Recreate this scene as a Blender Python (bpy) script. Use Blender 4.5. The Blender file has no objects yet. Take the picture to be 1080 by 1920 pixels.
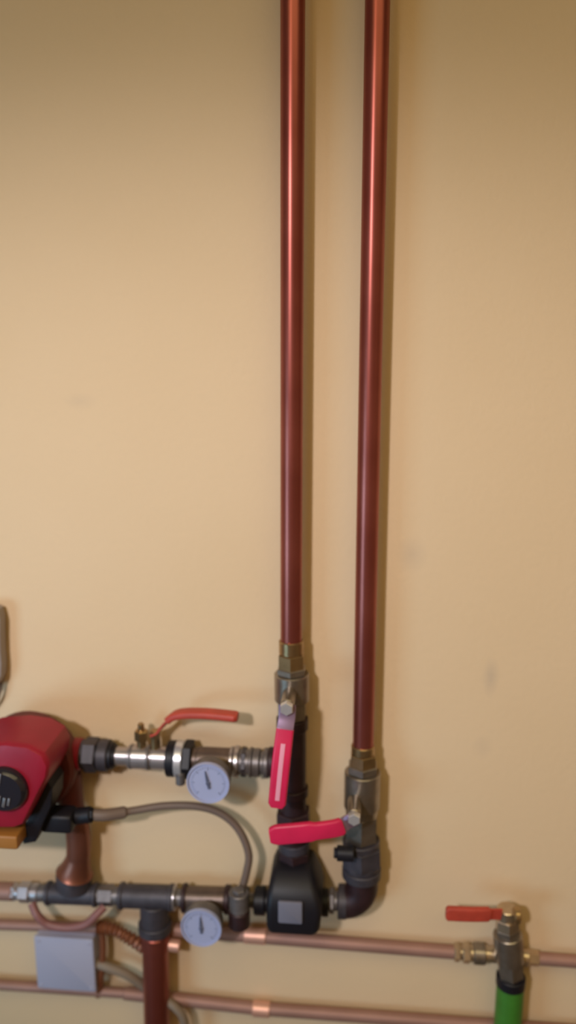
import bpy, bmesh, math, random
from mathutils import Vector, Matrix
random.seed(3)
S = bpy.context.scene
COL = S.collection
R = math.radians

# ------------------------------------------------------------------ camera
F = 1500.0                                  # focal length in pixels of the 1080x1920 frame
PITCH, YAW = R(12.0), R(5.0)
CAM = Vector((0.0, -0.985, 1.62))
cd = bpy.data.cameras.new('camera'); cam = bpy.data.objects.new('camera', cd); COL.objects.link(cam)
cd.sensor_fit = 'VERTICAL'; cd.sensor_height = 24.0; cd.lens = 24.0 * F / 1920.0
cd.clip_start = 0.02
cam.location = CAM
cam.rotation_euler = (R(90) - PITCH, 0, YAW)
S.camera = cam
cd.dof.use_dof = True
cd.dof.focus_distance = 0.84                # focus sits on the upper pipes, the low fittings go soft
cd.dof.aperture_fstop = 1.15

# ------------------------------------------------------------------ world, lights, exposure
w = bpy.data.worlds.new('world'); S.world = w; w.use_nodes = True
w.node_tree.nodes['Background'].inputs[0].default_value = (0.9, 0.8, 0.7, 1)
w.node_tree.nodes['Background'].inputs[1].default_value = 0.05
S.view_settings.view_transform = 'Standard'; S.view_settings.look = 'None'
S.view_settings.gamma = 1.0; S.view_settings.use_curve_mapping = False
S.view_settings.exposure = 0.0

def aim(o, target): o.rotation_euler = (Vector(target) - o.location).to_track_quat('-Z', 'Y').to_euler()
def spot(name, loc, target, power, col, size, angle, blend=1.0):
    l = bpy.data.lights.new(name, 'SPOT'); l.energy = power; l.color = col
    l.shadow_soft_size = size; l.spot_size = R(angle); l.spot_blend = blend
    o = bpy.data.objects.new(name, l); COL.objects.link(o); o.location = loc; aim(o, target); return o
wl = spot('work_lamp', (-0.62, -1.80, 2.15), (-0.06, 0, 1.24), 86, (1.0, 0.965, 1.03), 0.06, 43)
wl.scale = (1.9, 1.0, 1.0)                      # a wide flood lamp
spot('room_lamp', (-0.30, -1.15, 2.30), (0.0, 0, 1.2), 2.0, (1.0, 0.74, 0.45), 0.02, 130)
l = bpy.data.lights.new('warm_fill', 'AREA'); l.energy = 17; l.color = (1.0, 0.83, 0.42); l.shape = 'RECTANGLE'; l.size = 2.4; l.size_y = 1.3  # unseen warm fill, added overhead to light the upper wall
o = bpy.data.objects.new('warm_fill', l); COL.objects.link(o); o.location = (0.3, -1.5, 2.6)
l = bpy.data.lights.new('daylight', 'AREA'); l.energy = 12; l.color = (0.36, 0.70, 1.0); l.shape = 'RECTANGLE'; l.size = 0.7; l.size_y = 0.7
o = bpy.data.objects.new('daylight', l); COL.objects.link(o); o.location = (-1.5, -1.5, 0.9); aim(o, (-0.3, 0, 0.75))

# ------------------------------------------------------------------ geometry helpers
ROT = cam.rotation_euler.to_matrix()
def P(px, py, d):
    """the point at distance d in front of the wall that is seen at this pixel"""
    v = ROT @ Vector(((px - 540) / F, (960 - py) / F, -1.0))
    t = (-d - CAM.y) / v.y
    return CAM + v * t
def depth(p): return -((ROT.transposed() @ (p - CAM)).z)
def M(px, py, d): return depth(P(px, py, d)) / F      # metres per pixel there

MATS = {}
def mat(name, col, rough=0.5, metal=0.0, noise=0.0, scale=40, bump=0.0, bscale=200, col2=None, coat=0.0, spec=0.5):
    m = bpy.data.materials.new(name); m.use_nodes = True; nt = m.node_tree; b = nt.nodes['Principled BSDF']
    b.inputs['Base Color'].default_value = (*col, 1); b.inputs['Roughness'].default_value = rough
    b.inputs['Metallic'].default_value = metal; b.inputs['Coat Weight'].default_value = coat
    b.inputs['Specular IOR Level'].default_value = spec
    tc = nt.nodes.new('ShaderNodeTexCoord')
    if noise or col2:
        n = nt.nodes.new('ShaderNodeTexNoise'); n.inputs['Scale'].default_value = scale; n.inputs['Detail'].default_value = 5
        nt.links.new(tc.outputs['Object'], n.inputs['Vector'])
        r = nt.nodes.new('ShaderNodeValToRGB')
        c2 = col2 or tuple(c * (1 - noise) for c in col)
        r.color_ramp.elements[0].position = 0.38; r.color_ramp.elements[1].position = 0.64
        r.color_ramp.elements[0].color = (*c2, 1); r.color_ramp.elements[1].color = (*col, 1)
        nt.links.new(n.outputs['Fac'], r.inputs['Fac']); nt.links.new(r.outputs['Color'], b.inputs['Base Color'])
    if bump:
        n = nt.nodes.new('ShaderNodeTexNoise'); n.inputs['Scale'].default_value = bscale; n.inputs['Detail'].default_value = 4
        nt.links.new(tc.outputs['Object'], n.inputs['Vector'])
        bp = nt.nodes.new('ShaderNodeBump'); bp.inputs['Strength'].default_value = bump; bp.inputs['Distance'].default_value = 0.002
        nt.links.new(n.outputs['Fac'], bp.inputs['Height']); nt.links.new(bp.outputs['Normal'], b.inputs['Normal'])
    MATS[name] = m; return m
mat('plaster', (0.76, 0.565, 0.355), 0.75, noise=0.0, col2=(0.74, 0.545, 0.335), scale=3.2, bump=0.25, bscale=130, spec=0.25)
mat('ceiling_paint', (0.55, 0.47, 0.36), 0.9)
mat('floor_tile', (0.18, 0.13, 0.10), 0.6, noise=0.2, scale=6)
mat('copper', (0.34, 0.092, 0.070), 0.33, 0.78, col2=(0.28, 0.070, 0.052), scale=9)
mat('copper_matt', (0.38, 0.21, 0.165), 0.55, 0.35, col2=(0.33, 0.18, 0.14), scale=12)
mat('brown_metal', (0.15, 0.105, 0.085), 0.4, 0.5, noise=0.25, scale=60)
mat('copper_dull', (0.26, 0.10, 0.065), 0.4, 0.7, noise=0.2, scale=30)
mat('copper_bright', (0.80, 0.45, 0.34), 0.45, 0.6)
mat('brass', (0.44, 0.30, 0.15), 0.30, 0.9, noise=0.2, scale=60)
mat('brass_pale', (0.62, 0.50, 0.36), 0.28, 0.9, noise=0.15, scale=60)
mat('nickel', (0.34, 0.29, 0.24), 0.33, 0.85, noise=0.2, scale=70)
mat('chrome', (0.72, 0.72, 0.76), 0.3, 0.7)
mat('steel', (0.50, 0.46, 0.47), 0.3, 0.8, noise=0.1, scale=50)
mat('iron', (0.065, 0.057, 0.07), 0.5, 0.2, noise=0.3, scale=60, bump=0.1, bscale=500)
mat('iron_brown', (0.040, 0.017, 0.020), 0.5, 0.2, noise=0.3, scale=50, bump=0.1, bscale=500)
mat('galvanised', (0.20, 0.18, 0.18), 0.42, 0.5, noise=0.25, scale=70)
mat('black', (0.009, 0.008, 0.012), 0.48, spec=0.35)
mat('black_gloss', (0.014, 0.012, 0.018), 0.25, coat=0.4)
mat('rubber', (0.03, 0.025, 0.03), 0.6)
mat('crimson', (0.66, 0.018, 0.085), 0.38, noise=0.12, scale=30)
mat('pale_print', (0.80, 0.32, 0.42), 0.5)
mat('lever_metal', (0.36, 0.25, 0.36), 0.35, 0.7)
mat('faded_red', (0.50, 0.06, 0.035), 0.5, noise=0.15, scale=60)
mat('pump_red', (0.30, 0.006, 0.024), 0.42, noise=0.12, scale=25, bump=0.05)
mat('pump_cast', (0.13, 0.022, 0.018), 0.55, noise=0.25, scale=50, bump=0.2, bscale=300)
mat('amber', (0.36, 0.15, 0.03), 0.5)
mat('dial', (0.36, 0.39, 0.58), 0.5)
mat('dial_print', (0.20, 0.23, 0.34), 0.5)
mat('dial_ink', (0.09, 0.10, 0.16), 0.5)
mat('label_grey', (0.17, 0.17, 0.22), 0.45)
mat('box_white', (0.40, 0.40, 0.52), 0.5)
mat('cable_brown', (0.16, 0.11, 0.085), 0.55)
mat('cable_grey', (0.24, 0.18, 0.13), 0.6)
mat('cable_plum', (0.26, 0.11, 0.10), 0.5)
mat('conduit', (0.24, 0.085, 0.04), 0.45, 0.3)
mat('green', (0.055, 0.22, 0.025), 0.45, noise=0.15, scale=60)
mat('casing', (0.30, 0.25, 0.22), 0.5)
mat('casing_edge', (0.13, 0.08, 0.045), 0.5)

# a few faint grey smudges rubbed into the plaster
def smudges(m, spots):
    nt = m.node_tree; b = nt.nodes['Principled BSDF']; src = b.inputs['Base Color'].links[0].from_socket
    geo = nt.nodes.new('ShaderNodeTexCoord')
    for (c, rx, rz, amt) in spots:
        mp = nt.nodes.new('ShaderNodeMapping'); mp.vector_type = 'POINT'
        mp.inputs['Scale'].default_value = (1 / rx, 0, 1 / rz); mp.inputs['Location'].default_value = (-c.x / rx, 0, -c.z / rz)
        nt.links.new(geo.outputs['Object'], mp.inputs['Vector'])
        g = nt.nodes.new('ShaderNodeTexGradient'); g.gradient_type = 'SPHERICAL'; nt.links.new(mp.outputs['Vector'], g.inputs['Vector'])
        k = nt.nodes.new('ShaderNodeMath'); k.operation = 'MULTIPLY'; k.inputs[1].default_value = amt; nt.links.new(g.outputs['Fac'], k.inputs[0])
        mx = nt.nodes.new('ShaderNodeMixRGB'); mx.inputs[2].default_value = (0.42, 0.34, 0.27, 1)
        nt.links.new(k.outputs[0], mx.inputs[0]); nt.links.new(src, mx.inputs[1]); src = mx.outputs[0]
    nt.links.new(src, b.inputs['Base Color'])
smudges(MATS['plaster'], [(P(920, 1270, 0), .012, .030, .40), (P(772, 1040, 0), .022, .026, .25), (P(150, 752, 0), .025, .012, .15), (P(905, 1400, 0), .015, .02, .15)])

def new(): return bmesh.new()
def frame(ax):
    ax = ax.normalized(); ref = Vector((0, -1, 0)) if abs(ax.y) < 0.9 else Vector((0, 0, 1))
    u = ref.cross(ax).normalized(); v = ax.cross(u).normalized(); return u, v
def rings(bm, rs, cap=True):
    vs = [[bm.verts.new(p) for p in r] for r in rs]
    n = len(vs[0])
    for a, b in zip(vs, vs[1:]):
        for i in range(n): bm.faces.new((a[i], a[(i + 1) % n], b[(i + 1) % n], b[i]))
    if cap: bm.faces.new(list(reversed(vs[0]))); bm.faces.new(vs[-1])
def rev(bm, A, B, prof, n=36, rot=0.0):
    """solid of revolution from A to B; prof = [(t 0..1, radius m)]"""
    ax = B - A; u, v = frame(ax); rs = []
    for t, r in prof:
        c = A + ax * t
        rs.append([c + (u * math.cos(rot + 2 * math.pi * i / n) + v * math.sin(rot + 2 * math.pi * i / n)) * r for i in range(n)])
    rings(bm, rs)
def sec(bm, A, B, r, kind='r', ch=0.0012):
    L = (B - A).length; c = min(ch, r * .3, L * .3); t = c / L
    rev(bm, A, B, [(0, r - c), (t, r), (1 - t, r), (1, r - c)], 6 if kind == 'h' else 36, R(30) if kind == 'h' else 0)
def line(a, b, d, secs, horiz, bm=None, k=1.0):
    """sections along the line from pixel a to pixel b; (from px, to px, radius px, kind)"""
    bm = bm or new()
    i = 0 if horiz else 1
    def at(v):
        t = (v - a[i]) / (b[i] - a[i]); q = (a[0] + (b[0] - a[0]) * t, a[1] + (b[1] - a[1]) * t); return P(*q, d), M(*q, d)
    for s in secs:
        (A, m), (B, _) = at(s[0]), at(s[1]); sec(bm, A, B, s[2] * m * k, s[3] if len(s) > 3 else 'r')
    return bm
def smooth_pts(pts, n=10):
    out = []; q = [pts[0]] + list(pts) + [pts[-1]]
    for i in range(1, len(q) - 2):
        p0, p1, p2, p3 = q[i - 1], q[i], q[i + 1], q[i + 2]
        for k in range(n):
            t = k / n
            out.append(0.5 * ((2 * p1) + (p2 - p0) * t + (2 * p0 - 5 * p1 + 4 * p2 - p3) * t * t + (3 * p1 - p0 - 3 * p2 + p3) * t ** 3))
    out.append(pts[-1]); return out
def tube(bm, pts, r, n=14, rad=None):
    rs = []; prev = None
    for i, p in enumerate(pts):
        t = (pts[min(i + 1, len(pts) - 1)] - pts[max(i - 1, 0)]).normalized()
        if prev is None: u, _ = frame(t)
        else: u = (prev - t * prev.dot(t)).normalized()
        prev = u; v = t.cross(u); rr = rad(i) if rad else r
        rs.append([p + (u * math.cos(2 * math.pi * k / n) + v * math.sin(2 * math.pi * k / n)) * rr for k in range(n)])
    rings(bm, rs)
def rrect(w, h, c, k=4):
    pts = []
    for sx, sy, a0 in ((1, 1, 0), (-1, 1, 90), (-1, -1, 180), (1, -1, 270)):
        for i in range(k + 1):
            a = R(a0 + 90 * i / k); pts.append((sx * (w / 2 - c) + c * math.cos(a), sy * (h / 2 - c) + c * math.sin(a)))
    return pts
def strap(bm, pts, wid, th, nrm, c=None):
    """flat bar swept along pts; wid across, th along nrm; wid may be a list"""
    rs = []
    for i, p in enumerate(pts):
        t = (pts[min(i + 1, len(pts) - 1)] - pts[max(i - 1, 0)]).normalized()
        nn = (nrm - t * nrm.dot(t)).normalized(); sd = t.cross(nn)
        w_ = wid[i] if isinstance(wid, list) else wid
        rs.append([p + sd * x + nn * y for x, y in rrect(w_, th, c or min(w_, th) * .3)])
    rings(bm, rs)
def box(bm, c, ux, uy, uz, sx, sy, sz, cr=0.002):
    """rounded box: cross-section sx*sy rounded, length sz along uz, chamfered ends"""
    cr = min(cr, sx * .4, sy * .4, sz * .4); rs = []
    for z, s in ((-sz / 2, cr * .8), (-sz / 2 + cr * .3, cr * .25), (-sz / 2 + cr, 0), (sz / 2 - cr, 0), (sz / 2 - cr * .3, cr * .25), (sz / 2, cr * .8)):
        rs.append([c + ux * x + uy * y + uz * z for x, y in rrect(sx - 2 * s, sy - 2 * s, cr)])
    rings(bm, rs)
def prism(bm, pts, dvec, ch=0.004):
    """outline pts (front, towards the viewer) pushed back by dvec with a rounded front edge"""
    c = sum(pts, Vector()) / len(pts); L = dvec.length; dn = dvec / L
    rs = []
    for k, z in ((1, 0), (.35, .12), (.08, .45), (0, 1.0)):
        rs.append([p + (c - p).normalized() * ch * k + dn * ch * z for p in pts])
    rs.append([p + dvec for p in pts]); rings(bm, rs)
X, Y, Z = Vector((1, 0, 0)), Vector((0, 1, 0)), Vector((0, 0, 1))

def finish(name, bm, m, parent=None, org=None):
    o_ = parent_origin.get(parent.name) if parent else None
    org = o_ if o_ is not None else (org if org is not None else sum((v.co for v in bm.verts), Vector()) / max(1, len(bm.verts)))
    bmesh.ops.recalc_face_normals(bm, faces=bm.faces)
    me = bpy.data.meshes.new(name)
    for v in bm.verts: v.co -= org
    bm.to_mesh(me); bm.free()
    for p in me.polygons: p.use_smooth = True
    me.set_sharp_from_angle(angle=R(32))
    me.materials.append(MATS[m]); ob = bpy.data.objects.new(name, me); COL.objects.link(ob)
    if parent: ob.parent = parent
    else: ob.location = org
    parent_origin[ob.name] = org
    return ob
parent_origin = {}
def tag(o, label, cat, group=None):
    o['label'] = label; o['category'] = cat
    if group: o['group'] = group
    return o
def thing(name, label, cat, loc, group=None):
    o = bpy.data.objects.new(name, None); COL.objects.link(o); o.location = loc; o.empty_display_size = 0.02
    parent_origin[o.name] = Vector(loc); return tag(o, label, cat, group)
def struct(name, bm, m):
    o = finish(name, bm, m, org=Vector((0, 0, 0))); o['kind'] = 'structure'; return o
def slab(x0, x1, y0, y1, z0, z1):
    bm = new(); bmesh.ops.create_cube(bm, size=1)
    for v in bm.verts: v.co = Vector(((x0 + x1) / 2 + v.co.x * (x1 - x0), (y0 + y1) / 2 + v.co.y * (y1 - y0), (z0 + z1) / 2 + v.co.z * (z1 - z0)))
    return bm

# ------------------------------------------------------------------ the room
XL, XR, YF, H = -2.0, 2.0, -2.9, 2.75
struct('wall_back', slab(XL, XR, 0, .1, 0, H), 'plaster')
struct('wall_left', slab(XL - .1, XL, YF, .1, 0, H), 'plaster')
struct('wall_right', slab(XR, XR + .1, YF, .1, 0, H), 'plaster')
struct('wall_front', slab(XL, XR, YF - .1, YF, 0, H), 'plaster')
struct('floor', slab(XL, XR, YF, .1, -.1, 0), 'floor_tile')
struct('ceiling', slab(XL, XR, YF, .1, H, H + .1), 'ceiling_paint')

# ------------------------------------------------------------------ the two copper risers
DP = 0.031
def pipe(name, p0, p1, rpx0, m, label, group=None, d=DP, r=None):
    bm = new(); A, B = P(*p0, d), P(*p1, d)
    r_ = r or rpx0 * M(*p0, d); sec(bm, A, B, r_, 'r', .0006)
    return tag(finish(name, bm, m), label, 'pipe', group)
RP = 0.0136
A = P(549, 0, DP); A2 = P(546, 1212, DP); dv = (A - A2).normalized()
bm = new(); sec(bm, A2, A2 + dv * ((2.72 - A2.z) / dv.z), RP, 'r', .0006)
tag(finish('copper_pipe', bm, 'copper'), 'left of the two tall vertical copper pipes, ending lower end above the red hanging lever', 'pipe')
A = P(708, 0, DP); A2 = P(681, 1405, DP); dv = (A - A2).normalized()
bm = new(); sec(bm, A2, A2 + dv * ((2.72 - A2.z) / dv.z), RP, 'r', .0006)
tag(finish('copper_pipe', bm, 'copper'), 'right of the two tall vertical copper pipes, reaching lower down the wall', 'pipe')

# ------------------------------------------------------------------ ball valve on the left riser, lever hanging down
def lever_valve_front(label, a, b, secs, pivot, dpiv, stemd, lever_pts, wid, gfrom, bodym='nickel', neckm='brass', neck=None):
    t = thing('ball_valve', label, 'valve', P(*a, DP))
    finish('valve_body', line(a, b, DP, secs, False), bodym, t)
    if neck: finish('valve_neck', line(a, b, DP, neck, False), neckm, t)['label'] = 'brass neck below the copper pipe'
    S0 = P(*pivot, dpiv); bm = new()
    sec(bm, S0 + Y * (dpiv - stemd), S0 + Y * .002, .0085, 'r'); finish('valve_stem', bm, 'nickel', t)
    bm = new(); sec(bm, S0 + Y * .002, S0 - Y * .0075, .0085, 'h'); finish('stem_nut', bm, 'chrome', t)
    return t, S0
t, S0 = lever_valve_front('nickel ball valve at the foot of the left tall copper pipe, red lever hanging down',
    (546, 1196), (548, 1345), [(1250, 1262, 29, 'h'), (1262, 1312, 33, 'r'), (1312, 1345, 29, 'h')],
    (538, 1326), .092, .05, None, None, None, neck=[(1200, 1225, 23.5), (1225, 1252, 26.5, 'h')])
lp = [P(539, 1322, .089), P(538, 1345, .091), P(534, 1372, .096), P(527, 1432, .105), P(519, 1512, .108)]
sp = smooth_pts(lp, 8); bm = new(); strap(bm, sp[:20], .0205, .003, -Y)
lev = finish('lever', bm, 'lever_metal', t); lev['label'] = 'mauve grey bare metal of the lever'
gp = [p for p in sp[15:]]; bm = new()
ws = [.0225 - .0018 * abs(i - len(gp) / 2) / len(gp) for i in range(len(gp))]; ws[-1] = .016
strap(bm, gp, ws, .009, -Y, .003); g = finish('grip', bm, 'crimson', lev); g['label'] = 'crimson plastic sleeve of the lever'
bm = new(); strap(bm, [p - Y * .0046 for p in sp[19:31]], .0055, .0008, -Y); finish('printed_stripe', bm, 'pale_print', lev)['label'] = 'worn pale pink stripe down the grip'

# tee and dark column under it
t = thing('tee_fitting', 'dark brown iron tee behind the hanging red lever, joining the horizontal line to the column', 'fitting', P(548, 1345, DP))
finish('tee_body', line((548, 1345), (548, 1490), DP, [(1345, 1366, 30), (1364, 1476, 26), (1474, 1490, 30)], False), 'iron_brown', t)
finish('side_outlet', line((515, 1429), (530, 1430), DP, [(503, 514, 30), (512, 535, 25)], True, k=.92), 'iron_brown', t)
t = thing('pipe_coupling', 'dark iron coupling above the black mixing valve, crossed by a red lever', 'fitting', P(550, 1490, DP))
finish('coupling_body', line((549, 1490), (552, 1622), DP, [(1490, 1520, 25), (1518, 1560, 34, 'h'), (1560, 1594, 27), (1592, 1624, 31, 'h')], False), 'iron_brown', t)
finish('collar', line((549, 1490), (552, 1622), DP, [(1574, 1590, 30)], False), 'iron', t)

# ------------------------------------------------------------------ ball valve on the right riser, lever to the left
t, S0 = lever_valve_front('nickel ball valve at the foot of the right tall copper pipe, red lever pointing left',
    (681, 1395), (677, 1572), [(1432, 1446, 30, 'h'), (1446, 1512, 34), (1510, 1526, 30), (1524, 1572, 32, 'h')],
    (664, 1532), .088, .05, None, None, None, neck=[(1396, 1412, 22.5), (1412, 1434, 26, 'h')])
lp = [P(668, 1534, .084), P(652, 1541, .087), P(632, 1552, .094), P(575, 1560, .099), P(506, 1566, .10)]
sp = smooth_pts(lp, 8); bm = new(); strap(bm, sp[:20], .019, .003, -Y)
lev = finish('lever', bm, 'lever_metal', t); lev['label'] = 'mauve grey bare metal of the lever'
gp = sp[13:]; ws = [.0225] * len(gp); ws[0] = .019; ws[-2] = .0195; ws[-1] = .015
ws = [w_ + (.0035 if i > 9 else 0) for i, w_ in enumerate(ws)]
bm = new(); strap(bm, gp, ws, .009, -Y, .003); finish('grip', bm, 'crimson', lev)['label'] = 'crimson plastic sleeve of the lever'

# union + elbow below it
t = thing('union_fitting', 'black iron union nut below the right ball valve, above the elbow', 'fitting', P(678, 1573, DP))
finish('union_nut', line((677, 1573), (678, 1622), DP, [(1573, 1584, 35), (1583, 1617, 40, 'h'), (1616, 1626, 34)], False), 'iron', t)
bm = new(); c = P(646, 1600, .06); sec(bm, c + X * .012, c - X * .010, .010, 'r'); sec(bm, c - X * .010, c - X * .014, .007, 'h')
finish('side_plug', bm, 'black', t)['label'] = 'small black plug on its left side'
t = thing('elbow_fitting', 'dark iron elbow turning from the right column into the black mixing valve', 'fitting', P(678, 1690, DP))
m = M(678, 1690, DP); c0 = P(678, 1626, DP); c1 = P(678, 1697, DP); rr = .026
arc = [c0, P(678, 1650, DP)]; e = P(678, 1692, DP); cen = e + Vector((-rr, 0, rr))
arc = [c0] + [cen + Vector((rr * math.cos(a), 0, -rr * math.sin(a))) for a in [R(i * 9) for i in range(11)]]
bm = new(); tube(bm, arc, 30 * m, 32)
finish('elbow_body', bm, 'iron_brown', t)
bm = new(); sec(bm, c0, c0 - Z * .013, 36 * m); en = cen - Z * rr; sec(bm, en + X * .006, en - X * .006, 31 * m)
finish('elbow_rim', bm, 'iron', t)
bm = new(); nx = P(606, 1690, DP); nx.z = en.z; sec(bm, en - X * .006, nx, .0125); sec(bm, en - X * .011, en - X * .0175, .0165, 'h')
tag(finish('pipe_nipple', bm, 'galvanised'), 'short grey nipple between the black mixing valve and the elbow', 'fitting')

# ------------------------------------------------------------------ black mixing valve
t = thing('mixing_valve', 'black mixing valve with a grey front label at the foot of the left column', 'valve', P(552, 1700, DP))
def loft(secs, cr=.008):
    bm = new(); rs = []
    for (yp, xl, xr, d0, d1) in secs:
        dm = (d0 + d1) / 2; a_ = P(xl, yp, dm); b_ = P(xr, yp, dm); c = (a_ + b_) / 2; z = c.z; wd = (b_ - a_).length
        rs.append([Vector((c.x + x, -dm + y, z)) for x, y in rrect(wd, d1 - d0, min(cr, wd * .3, (d1 - d0) * .3))])
    rings(bm, rs); return bm
finish('actuator_housing', loft([(1606, 520, 582, .012, .052), (1612, 516, 588, .008, .060), (1630, 510, 594, .006, .074),
    (1652, 506, 602, .005, .084), (1672, 505, 606, .005, .086), (1704, 505, 602, .005, .086), (1713, 507, 597, .008, .084), (1718, 510, 592, .012, .078)]), 'black', t)
def front_box(cx, cy, d0, d1, wpx, hpx, cr=.002):
    c = P(cx, cy, d1); m_ = M(cx, cy, d1); bm = new(); c = c + Y * ((d1 - d0) / 2)
    box(bm, c, X, Z, -Y, wpx * m_, hpx * m_, d1 - d0, cr); return bm
finish('front_label', front_box(544, 1713, .084, .0895, 46, 46), 'label_grey', t)['label'] = 'grey rectangular label on the front'
a_, b_ = (478, 1688), (505, 1689)
finish('union_nut', line(a_, b_, DP, [(478, 498, 28), (496, 506, 22)], True, k=.92), 'black', t)
finish('union_nut', line((596, 1691), (618, 1692), DP, [(596, 605, 22), (603, 616, 27)], True, k=.92), 'black', t)

# ------------------------------------------------------------------ upper horizontal line
UA, UB = (155, 1414), (510, 1431)
def uline(secs, bm=None): return line(UA, UB, DP, secs, True, bm, .90)
t = thing('union_fitting', 'black union nut between the red pump and the steel valve', 'fitting', P(180, 1414, DP))
finish('union_nut', uline([(154, 161, 31), (160, 184, 36, 'h'), (187, 206, 33)]), 'iron', t)
finish('union_ring', uline([(183, 189, 30), (205, 214, 28), (211, 219, 23)]), 'black', t)
t = thing('ball_valve', 'steel ball valve on the upper line right of the pump, faded red lever on top', 'valve', P(270, 1418, DP))
finish('valve_body', uline([(217, 243, 19), (241, 249, 24), (249, 279, 25), (281, 288, 21), (286, 316, 24)]), 'steel', t)
finish('valve_groove', uline([(244, 251, 25.5), (277, 283, 26)]), 'galvanised', t)
bm = new(); b0 = P(266, 1404, DP); m = M(270, 1400, DP)
sec(bm, b0, b0 + Z * 22 * m, 9 * m); sec(bm, b0 + Z * 18 * m, b0 + Z * 38 * m, 13 * m, 'h'); sec(bm, b0 + Z * 36 * m, b0 + Z * 52 * m, 6 * m)
finish('air_vent', bm, 'brass', t)['label'] = 'small brown brass air vent on top'
bm = new(); b1 = P(292, 1404, DP); sec(bm, b1, b1 + Z * 26 * m, 9 * m); sec(bm, b1 + Z * 22 * m, b1 + Z * 38 * m, 10.5 * m, 'h')
finish('valve_stem', bm, 'brass', t)
lp = [P(284, 1376, DP), P(300, 1368, DP), P(316, 1350, DP + .004), P(336, 1339, DP + .008), P(385, 1338, DP + .012), P(446, 1344, DP + .016)]
sp = smooth_pts(lp, 8); bm = new(); strap(bm, sp[:22], .016, .003, Z + Y * .0); lev = finish('lever', bm, 'faded_red', t)
bm = new(); gp = sp[17:]; strap(bm, gp, [.019] * (len(gp) - 1) + [.013], .010, Z, .004); finish('grip', bm, 'faded_red', lev)['label'] = 'faded red plastic sleeve of the lever'
t = thing('union_fitting', 'black and chrome union on the upper line, left of the upper gauge', 'fitting', P(340, 1422, DP))
finish('black_nut', uline([(315, 331, 37), (346, 362, 40, 'h')]), 'black', t)
finish('chrome_ring', uline([(331, 346, 38.5)]), 'chrome', t)['label'] = 'bright chrome ring'
bm = new(); b0 = P(338, 1448, .05); b2 = b0 - Z * 24 * m; sec(bm, b0, b2, 9 * m); finish('drain_screw', bm, 'galvanised', t)
t = thing('gauge_fitting', 'brown metal fitting on the upper line that carries the upper gauge', 'fitting', P(400, 1424, DP))
finish('fitting_body', uline([(361, 372, 25), (370, 434, 27)]), 'brown_metal', t)
finish('end_rim', uline([(432, 438, 31), (440, 449, 33)]), 'steel', t)
bm = new(); g0 = P(400, 1428, DP); sec(bm, g0 - Y * .010, g0 - Y * .046, .009); finish('gauge_boss', bm, 'nickel', t)
t = thing('pipe_coupling', 'grey ribbed coupling between the upper gauge and the dark tee', 'fitting', P(480, 1429, DP))
finish('coupling_body', uline([(448, 470, 26), (468, 474, 31), (474, 488, 29), (488, 496, 24), (495, 504, 31)]), 'galvanised', t)
finish('coupling_ring', uline([(453, 463, 30, 'h')]), 'iron', t)

# ------------------------------------------------------------------ round gauges
def gauge(label, cx, cy, d, r, ang, back):
    c = P(cx, cy, d); t = thing('gauge', label, 'gauge', c + Y * .02, None)
    bm = new(); rev(bm, c + Y * .020, c - Y * .002, [(0, r * .80), (.1, r * .92), (.2, r * .96), (.90, r * .98), (1.0, r * .95)], 48)
    finish('case', bm, 'galvanised', t)
    bm = new(); A_, n = c, 48
    prof = [(r * .90, .0022), (r * .93, .0046), (r * .98, .0048), (r * 1.0, .003), (r * 1.0, 0), (r * .9, 0)]
    vs = [[bm.verts.new(c + Vector((math.cos(2 * math.pi * i / n) * q, -z_, math.sin(2 * math.pi * i / n) * q))) for i in range(n)] for q, z_ in prof]
    for a_, b_ in zip(vs, vs[1:] + vs[:1]):
        for i in range(n): bm.faces.new((a_[i], a_[(i + 1) % n], b_[(i + 1) % n], b_[i]))
    finish('bezel', bm, 'dial', t)
    bm = new(); sec(bm, c, c - Y * .0024, r * .91, 'r', .0002); face = finish('dial_face', bm, 'dial', t); face['label'] = 'bluish white dial'
    bm = new()
    for i in range(31):
        a_ = R(225 - i * 9); L = .16 if i % 5 == 0 else .09
        dvr = Vector((math.cos(a_), 0, math.sin(a_))); p = c - Y * .0028 + dvr * r * (.80 - L / 2)
        box(bm, p, dvr.cross(Y), dvr, -Y, r * (.030 if i % 5 == 0 else .015), r * L, .0008, .0001)
    finish('scale_marks', bm, 'dial_print', face)
    bm = new(); nd = Vector((math.sin(ang), 0, math.cos(ang)))
    rs = []
    for s, wd in ((-.28, .055), (0, .075), (.35, .05), (.62, .014)):
        p = c - Y * .0040 + nd * r * s; sd = nd.cross(Y)
        rs.append([p + sd * r * wd - Y * .0005, p - sd * r * wd - Y * .0005, p - sd * r * wd + Y * .0005, p + sd * r * wd + Y * .0005])
    rings(bm, rs); sec(bm, c - Y * .0024, c - Y * .0052, r * .10)
    finish('needle', bm, 'dial_ink', t)
    return t
gauge('round bluish white gauge hanging in front of the upper line, beside the dark union', 391, 1466, .086, .0275, R(-12), None)
gauge('round bluish white gauge on the lower line, right of the dark tee', 378, 1737, .082, .0275, R(-3), None)

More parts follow.
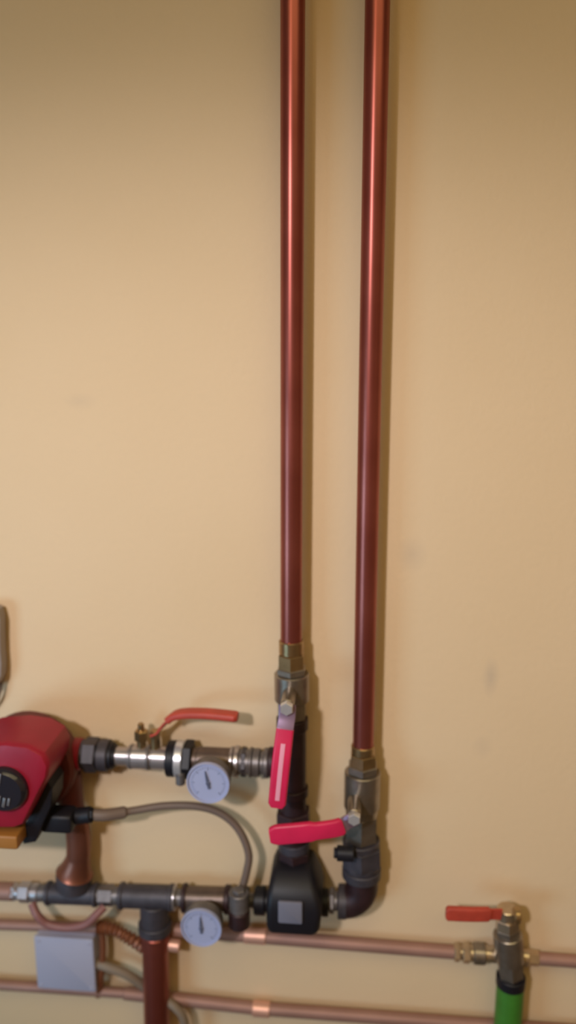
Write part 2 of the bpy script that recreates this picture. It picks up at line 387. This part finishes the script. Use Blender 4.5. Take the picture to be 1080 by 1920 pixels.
# ------------------------------------------------------------------ red circulation pump
t = thing('circulation_pump', 'red circulation pump with a black round dial at the left edge', 'pump', P(40, 1470, .06))
fo = [(-105, 1440), (-85, 1412), (-45, 1398), (10, 1394), (52, 1400), (80, 1416), (90, 1436), (88, 1458), (72, 1492), (52, 1532), (42, 1550), (25, 1556), (-60, 1556), (-100, 1540)]
bm = new(); prism(bm, [P(x, y, .135) for x, y in fo], Y * .075, .010); finish('motor_housing', bm, 'pump_red', t)
bm = new(); c = P(45, 1440, .06)
rev(bm, c, c + Y * .052, [(0, .062), (.1, .066), (.6, .066), (1, .050)], 40); finish('pump_casing', bm, 'pump_cast', t)
bm = line((100, 1412), (156, 1414), DP, [(85, 132, 27), (130, 155, 33)], True, None, .9)
finish('outlet_flange', bm, 'pump_red', t)
bm = line((128, 1450), (136, 1535), DP, [(1448, 1530, 24)], False); finish('inlet_pipe', bm, 'pump_cast', t)
bm = new(); c = P(10, 1478, .136)
rev(bm, c + Y * .003, c - Y * .010, [(0, .029), (.5, .029), (.8, .027), (1, .024)], 40); di = finish('dial_knob', bm, 'black_gloss', t); di['label'] = 'black round control dial'
bm = new()
for x0, y0, hh, ww in ((-2, 1462, 26, 7), (7, 1505, 20, 6), (16, 1504, 16, 5), (-3, 1500, 18, 8)):
    p = P(x0, y0, .1468); mm = M(x0, y0, .147); u = (X * .22 + Z).normalized(); box(bm, p, u.cross(Y), u, -Y, ww * mm, hh * mm, .0012, .0004)
finish('dial_mark', bm, 'galvanised', di)['label'] = 'light grey marks on the dial'
bm = new(); a_ = P(-100, 1562, .118); b_ = P(43, 1562, .118); box(bm, (a_ + b_) / 2, Y, Z, X, .036, .0185, (b_ - a_).length, .003)
finish('base_strip', bm, 'amber', t)['label'] = 'amber brown strip under the housing'
bm = new()
po = [(84, 1458), (98, 1478), (96, 1510), (78, 1552), (66, 1580), (44, 1584), (38, 1570), (46, 1548)]
prism(bm, [P(x, y, .110) for x, y in po], Y * .040, .004); tb = finish('terminal_box', bm, 'black', t); tb['label'] = 'black connector box on the lower right side'
bm = new(); a_ = P(80, 1538, .085); b_ = P(142, 1532, .078); box(bm, (a_ + b_) / 2, Y, Z, X, .030, .026, (b_ - a_).length, .005)
sec(bm, P(138, 1531, .075), P(172, 1527, .075), .0105)
sec(bm, P(170, 1527, .075), P(177, 1526.5, .075), .0082, 'h'); finish('cable_gland', bm, 'black', t)

# grey cable from the gland round to the sensor pocket
pts = [P(174, 1527, .073), P(200, 1528, .070), P(250, 1520, .055), P(310, 1511, .045), P(370, 1512, .040), P(415, 1526, .038), P(448, 1556, .040), P(466, 1600, .045), P(462, 1636, .047), P(452, 1672, .046)]
bm = new(); tube(bm, smooth_pts(pts, 10), 0, 14, lambda i: .0078 if i < 18 else .0052)
tag(finish('sensor_cable', bm, 'cable_brown'), 'brown grey cable arching from the pump to the lower line', 'cable')

# copper bend under the pump
bm = new(); rp = [P(139, 1530, DP), P(146, 1560, DP), P(147, 1600, DP), P(140, 1636, DP)]; sp = smooth_pts(rp, 10)
m = M(145, 1590, DP); N = len(sp)
def rad(i):
    t_ = i / (N - 1); return m * (21 + 1.5 * math.sin(t_ * 3) if t_ < .70 else 22 + 13 * ((t_ - .70) / .30) ** 1.4)
tube(bm, sp, 0, 32, rad)
t = tag(finish('copper_bend', bm, 'copper_dull'), 'short copper pipe below the red pump, flared at its foot', 'pipe')

# ------------------------------------------------------------------ lower horizontal line
LA, LB = (0, 1671), (500, 1689)
def lline(secs, bm=None): return line(LA, LB, DP, secs, True, bm, .90)
tag(finish('copper_pipe', lline([(-800, 26, 17)]), 'copper_matt'), 'short reddish copper pipe at the left edge, ending in a bright steel fitting', 'pipe')
t = thing('compression_fitting', 'bright steel fitting at the left end of the lower line', 'fitting', P(50, 1673, DP))
finish('union_nut', lline([(22, 31, 18, 'h'), (38, 58, 21, 'h')]), 'steel', t)
finish('fitting_body', lline([(30, 39, 16), (57, 62, 15), (60, 74, 19)]), 'steel', t)
finish('tail', lline([(73, 90, 17)]), 'galvanised', t)
def tee(label, x0, x1, xc, r, up=False, down=None, m='iron'):
    t = thing('tee_fitting', label, 'fitting', P(xc, 1675, DP))
    finish('tee_body', lline([(x0 + 4, x1 - 4, r)]), m, t)
    finish('end_rim', lline([(x0, x0 + 8, r + 3)]), m, t); finish('end_rim', lline([(x1 - 8, x1, r + 3)]), m, t)
    return t
t = tee('dark iron tee at the left of the lower line, under the copper bend', 88, 184, 136, 21)
bm = new(); y0 = LA[1] + 138 * .036
sec(bm, P(139, 1634, DP), P(138, 1664, DP), 35 * m * .95, 'r', .003); finish('top_outlet', bm, 'iron', t)
t = thing('pipe_nipple', 'galvanised nipple between the two dark tees of the lower line', 'fitting', P(205, 1679, DP))
finish('nipple_body', lline([(183, 226, 18)]), 'galvanised', t); finish('hex_collar', lline([(186, 214, 21.5, 'h')]), 'galvanised', t)
t = tee('dark iron tee of the lower line that branches down into a thick copper pipe', 225, 326, 286, 24)
bm = line((289, 1690), (291, 1745), DP, [(1690, 1732, 27), (1728, 1744, 31)], False); finish('bottom_outlet', bm, 'iron', t)
t = thing('copper_pipe', 'thick dark copper pipe going straight down, left of the lower gauge', 'pipe', P(291, 1742, DP))
bm = new(); a_ = P(291, 1744, DP); b_ = P(295, 1960, DP); sec(bm, a_, a_ + (b_ - a_).normalized() * (a_.z - .01), .0185); finish('pipe', bm, 'copper', t)
bm = new(); q = (b_ - a_).normalized(); sec(bm, a_ + q * .002, a_ + q * .028, .0205, 'r', .002); finish('solder_cup', bm, 'copper', t)
t = thing('pipe_coupling', 'narrow grey and steel ringed coupling left of the lower gauge', 'fitting', P(335, 1684, DP))
finish('coupling_body', lline([(325, 346, 17)]), 'galvanised', t); finish('steel_ring', lline([(326, 331, 26)]), 'steel', t)
t = thing('gauge_fitting', 'dark brown fitting of the lower line that carries the lower gauge', 'fitting', P(385, 1685, DP))
finish('fitting_body', lline([(348, 424, 24)]), 'brown_metal', t); finish('end_rim', lline([(343, 351, 29)]), 'iron_brown', t); finish('end_rim', lline([(422, 432, 29)]), 'iron_brown', t)
bm = new(); g0 = P(389, 1690, DP); sec(bm, g0 - Y * .010, g0 - Y * .040, .009); finish('gauge_boss', bm, 'nickel', t)
t = thing('sensor_pocket', 'grey sensor pocket of the lower line where the arching cable ends', 'fitting', P(447, 1687, DP))
finish('pocket_body', lline([(431, 464, 24)]), 'galvanised', t); finish('end_rim', lline([(460, 466, 27)]), 'iron', t)
bm = new(); a_ = P(448, 1680, .060); sec(bm, a_ + Z * .006, a_ - Z * .020, .0135); sec(bm, a_ + Z * .011, a_ + Z * .005, .0085, 'h'); finish('sensor_holder', bm, 'galvanised', t)
bm = new(); sec(bm, a_ - Z * .020, a_ - Z * .045, .0145, 'r', .002); finish('drain_cap', bm, 'iron_brown', t)['label'] = 'dark reddish cap hanging below it'
tag(finish('pipe_nipple', lline([(465, 479, 15)]), 'galvanised'), 'short grey nipple left of the black mixing valve', 'fitting')

# ------------------------------------------------------------------ copper pipes behind, running across
DB = 0.016
pipe('copper_pipe', (186, 1739), (-800, 1709), 0, 'copper_matt', 'thin copper pipe at the left edge, running just above the white box', d=DB, r=.0075)
t = thing('copper_pipe', 'upper thin horizontal copper pipe, leading right to the brass valve with green hose', 'pipe', P(470, 1751, DB))
a_, b_ = P(300, 1741, DB), P(852, 1785, DB)
bm = new(); sec(bm, a_, b_, .0092); finish('pipe', bm, 'copper_matt', t)
bm = new(); sec(bm, P(458, 1753, DB), P(499, 1756, DB), .0107, 'r', .001); finish('solder_coupling', bm, 'copper_bright', t)['label'] = 'bright pinkish coupling'
pipe('copper_pipe', (1008, 1797), (1700, 1847), 0, 'copper_matt', 'thin copper pipe at the right edge, beyond the brass valve with green hose', d=DB, r=.0085)
t = thing('copper_pipe', 'lower thin horizontal copper pipe, crossing below the white box', 'pipe', P(300, 1870, DB))
bm = new(); sec(bm, P(-800, 1793, DB), P(235, 1862, DB), .0072); sec(bm, P(233, 1862, DB), P(480, 1890, DB), .0090); sec(bm, P(478, 1890, DB), P(1700, 1980, DB), .0090)
finish('pipe', bm, 'copper_matt', t)
bm = new(); sec(bm, P(474, 1890, DB), P(506, 1893, DB), .0107, 'r', .001); finish('solder_coupling', bm, 'copper_bright', t)['label'] = 'bright pinkish coupling'
bm = new(); sec(bm, P(316, 1771, .03), P(337, 1774, .03), .0085, 'r', .001); sec(bm, P(318, 1771, .03), P(300, 1770, .03), .007)
tag(finish('copper_stub', bm, 'copper_bright'), 'bright copper stub between the thick copper pipe and the lower gauge', 'fitting')

# ------------------------------------------------------------------ white box and cables around it
t = thing('junction_box', 'pale bluish white square box on the wall under the lower line', 'box', P(125, 1805, .0))
c = P(122, 1808, .036); m = M(122, 1808, .036)
bm = new(); box(bm, c + Y * .019, X, Z, -Y, 111 * m, 111 * m, .030, .004); finish('box_base', bm, 'box_white', t)
bm = new(); box(bm, c + Y * .0025, X, Z, -Y, 114 * m, 114 * m, .007, .004); lid = finish('lid', bm, 'box_white', t)
bm = new()
for sx in (-1, 1):
    for sz in (-1, 1):
        p = c + X * sx * 48 * m + Z * sz * 48 * m
        b2 = new(); sec(b2, p, p - Y * .0016, .0028, 'r', .0004); finish('lid_screw', b2, 'box_white', lid)
bm.free()
pts = [P(60, 1694, .042), P(70, 1716, .05), P(90, 1733, .05), P(125, 1739, .05), P(160, 1733, .05), P(180, 1716, .05), P(196, 1700, .042)]
bm = new(); tube(bm, smooth_pts(pts, 10), .0058, 12)
tag(finish('cable_loop', bm, 'cable_plum'), 'plum brown cable loop sagging under the left dark tee, above the white box', 'cable')
pts = smooth_pts([P(186, 1738, .030), P(212, 1743, .035), P(240, 1757, .036), P(270, 1776, .030)], 16)
bm = new(); tube(bm, pts, 0, 14, lambda i: .0078 + .0020 * math.cos(i * 1.6))
tag(finish('corrugated_conduit', bm, 'conduit'), 'short brown corrugated conduit slanting down to the thick copper pipe', 'conduit')
bm = new(); tube(bm, smooth_pts([P(180, 1806, .025), P(205, 1814, .028), P(240, 1828, .026), P(272, 1850, .02)], 10), .0068, 12)
tag(finish('grey_cable', bm, 'cable_grey'), 'grey brown cable slanting from the white box behind the thick copper pipe', 'cable')
bm = new(); tube(bm, smooth_pts([P(190, 1735, .022), P(193, 1780, .024), P(189, 1830, .024), P(184, 1866, .016)], 10), .0050, 12)  # dark strand modelled where the white box's shadow falls
tag(finish('shade_strand', bm, 'conduit'), 'dark brown strand standing in for shade along the right side of the white box', 'cable')
bm = new(); tube(bm, smooth_pts([P(312, 1876, .03), P(330, 1890, .034), P(345, 1912, .034), P(352, 1960, .03)], 10), .0060, 12)
tag(finish('grey_cable', bm, 'cable_grey'), 'grey cable end curling down at the bottom, right of the thick copper pipe', 'cable')

# ------------------------------------------------------------------ fittings and valve at the lower right
DV = .030
t = thing('compression_fitting', 'pale brass ribbed fitting where the upper thin copper pipe meets the right valve', 'fitting', P(880, 1787, DB))
finish('fitting_body', line((850, 1785), (935, 1790), DB, [(861, 868, 14), (880, 888, 16), (908, 945, 16)], True, k=.92), 'brass_pale', t)
finish('compression_nut', line((850, 1785), (935, 1790), DB, [(851, 862, 18, 'h')], True, k=.92), 'brass_pale', t)
finish('compression_nut', line((850, 1785), (935, 1790), DB, [(867, 881, 20, 'h')], True, k=.92), 'brass_pale', t)
finish('flange', line((850, 1785), (935, 1790), DB, [(887, 909, 21)], True, k=.92), 'nickel', t)
t = thing('drain_valve', 'brown brass valve with a small faded red lever at the lower right', 'valve', P(955, 1790, DV))
finish('valve_body', line((951, 1738), (959, 1840), DV, [(1738, 1752, 23, 'h'), (1750, 1800, 27), (1798, 1828, 25, 'h')], False), 'nickel', t)
finish('bonnet', line((951, 1700), (951, 1740), DV, [(1702, 1722, 19), (1720, 1740, 23, 'h')], False), 'brass_pale', t)
b0 = P(968, 1716, .042); bm = new(); sec(bm, b0 - X * .004, b0 + X * .005, .011, 'r', .002); finish('lever_boss', bm, 'brass', t)
finish('side_port', line((975, 1793), (1010, 1797), DB, [(965, 990, 17), (988, 1010, 14, 'h')], True), 'brass_pale', t)
lp = [P(940, 1714, .046), P(915, 1714, .050), P(880, 1714, .054), P(836, 1712, .056)]; sp = smooth_pts(lp, 8)
bm = new(); strap(bm, sp[:14], .016, .003, -Y); lev = finish('lever', bm, 'faded_red', t)
gp = sp[7:]; bm = new(); strap(bm, gp, [.015] + [.0195] * (len(gp) - 2) + [.014], .009, -Y, .003); finish('grip', bm, 'faded_red', lev)['label'] = 'faded red plastic sleeve of the lever'
t = thing('drain_hose', 'green hose hanging from the brass valve at the lower right', 'hose', P(958, 1832, DV))
bm = new(); a_ = P(958, 1832, DV); a_ = a_; m = M(958, 1832, DV); pts = [a_, a_ - Z * .02, a_ - Z * .12, a_ - Z * .3, a_ - Z * .55]
sec(bm, a_ - Z * .010, a_ - Z * .55, 25.5 * m); finish('hose', bm, 'green', t)
bm = new(); sec(bm, a_ + Z * .003, a_ - Z * .012, 27 * m); finish('hose_ring', bm, 'black', t)['label'] = 'dark ring around the top of the hose'

# ------------------------------------------------------------------ unit at the left edge
t = thing('wall_unit', 'grey beige rounded unit with a brown edge, barely in view at the left edge', 'appliance', P(-40, 1225, .0))
ol = [(-150, 1138), (-10, 1138), (4, 1144), (8, 1160), (8, 1190), (9, 1220), (11, 1245), (10, 1268), (4, 1284), (-8, 1296), (-150, 1296)]
bm = new(); prism(bm, [P(x - 8, y, .024) for x, y in ol], Y * .016, .004); finish('casing', bm, 'casing', t)
bm = new(); prism(bm, [P(x - 6, y, .008) for x, y in ol], Y * .008, .001); finish('back_plate', bm, 'casing_edge', t)
bm = new(); tube(bm, smooth_pts([P(1, 1262, .008), P(2, 1280, .012), P(-1, 1300, .012), P(-9, 1318, .012), P(-30, 1342, .012)], 10), .0022, 10)
tag(finish('thin_cable', bm, 'casing_edge'), 'thin brown cable curling out below the unit at the left edge', 'cable')
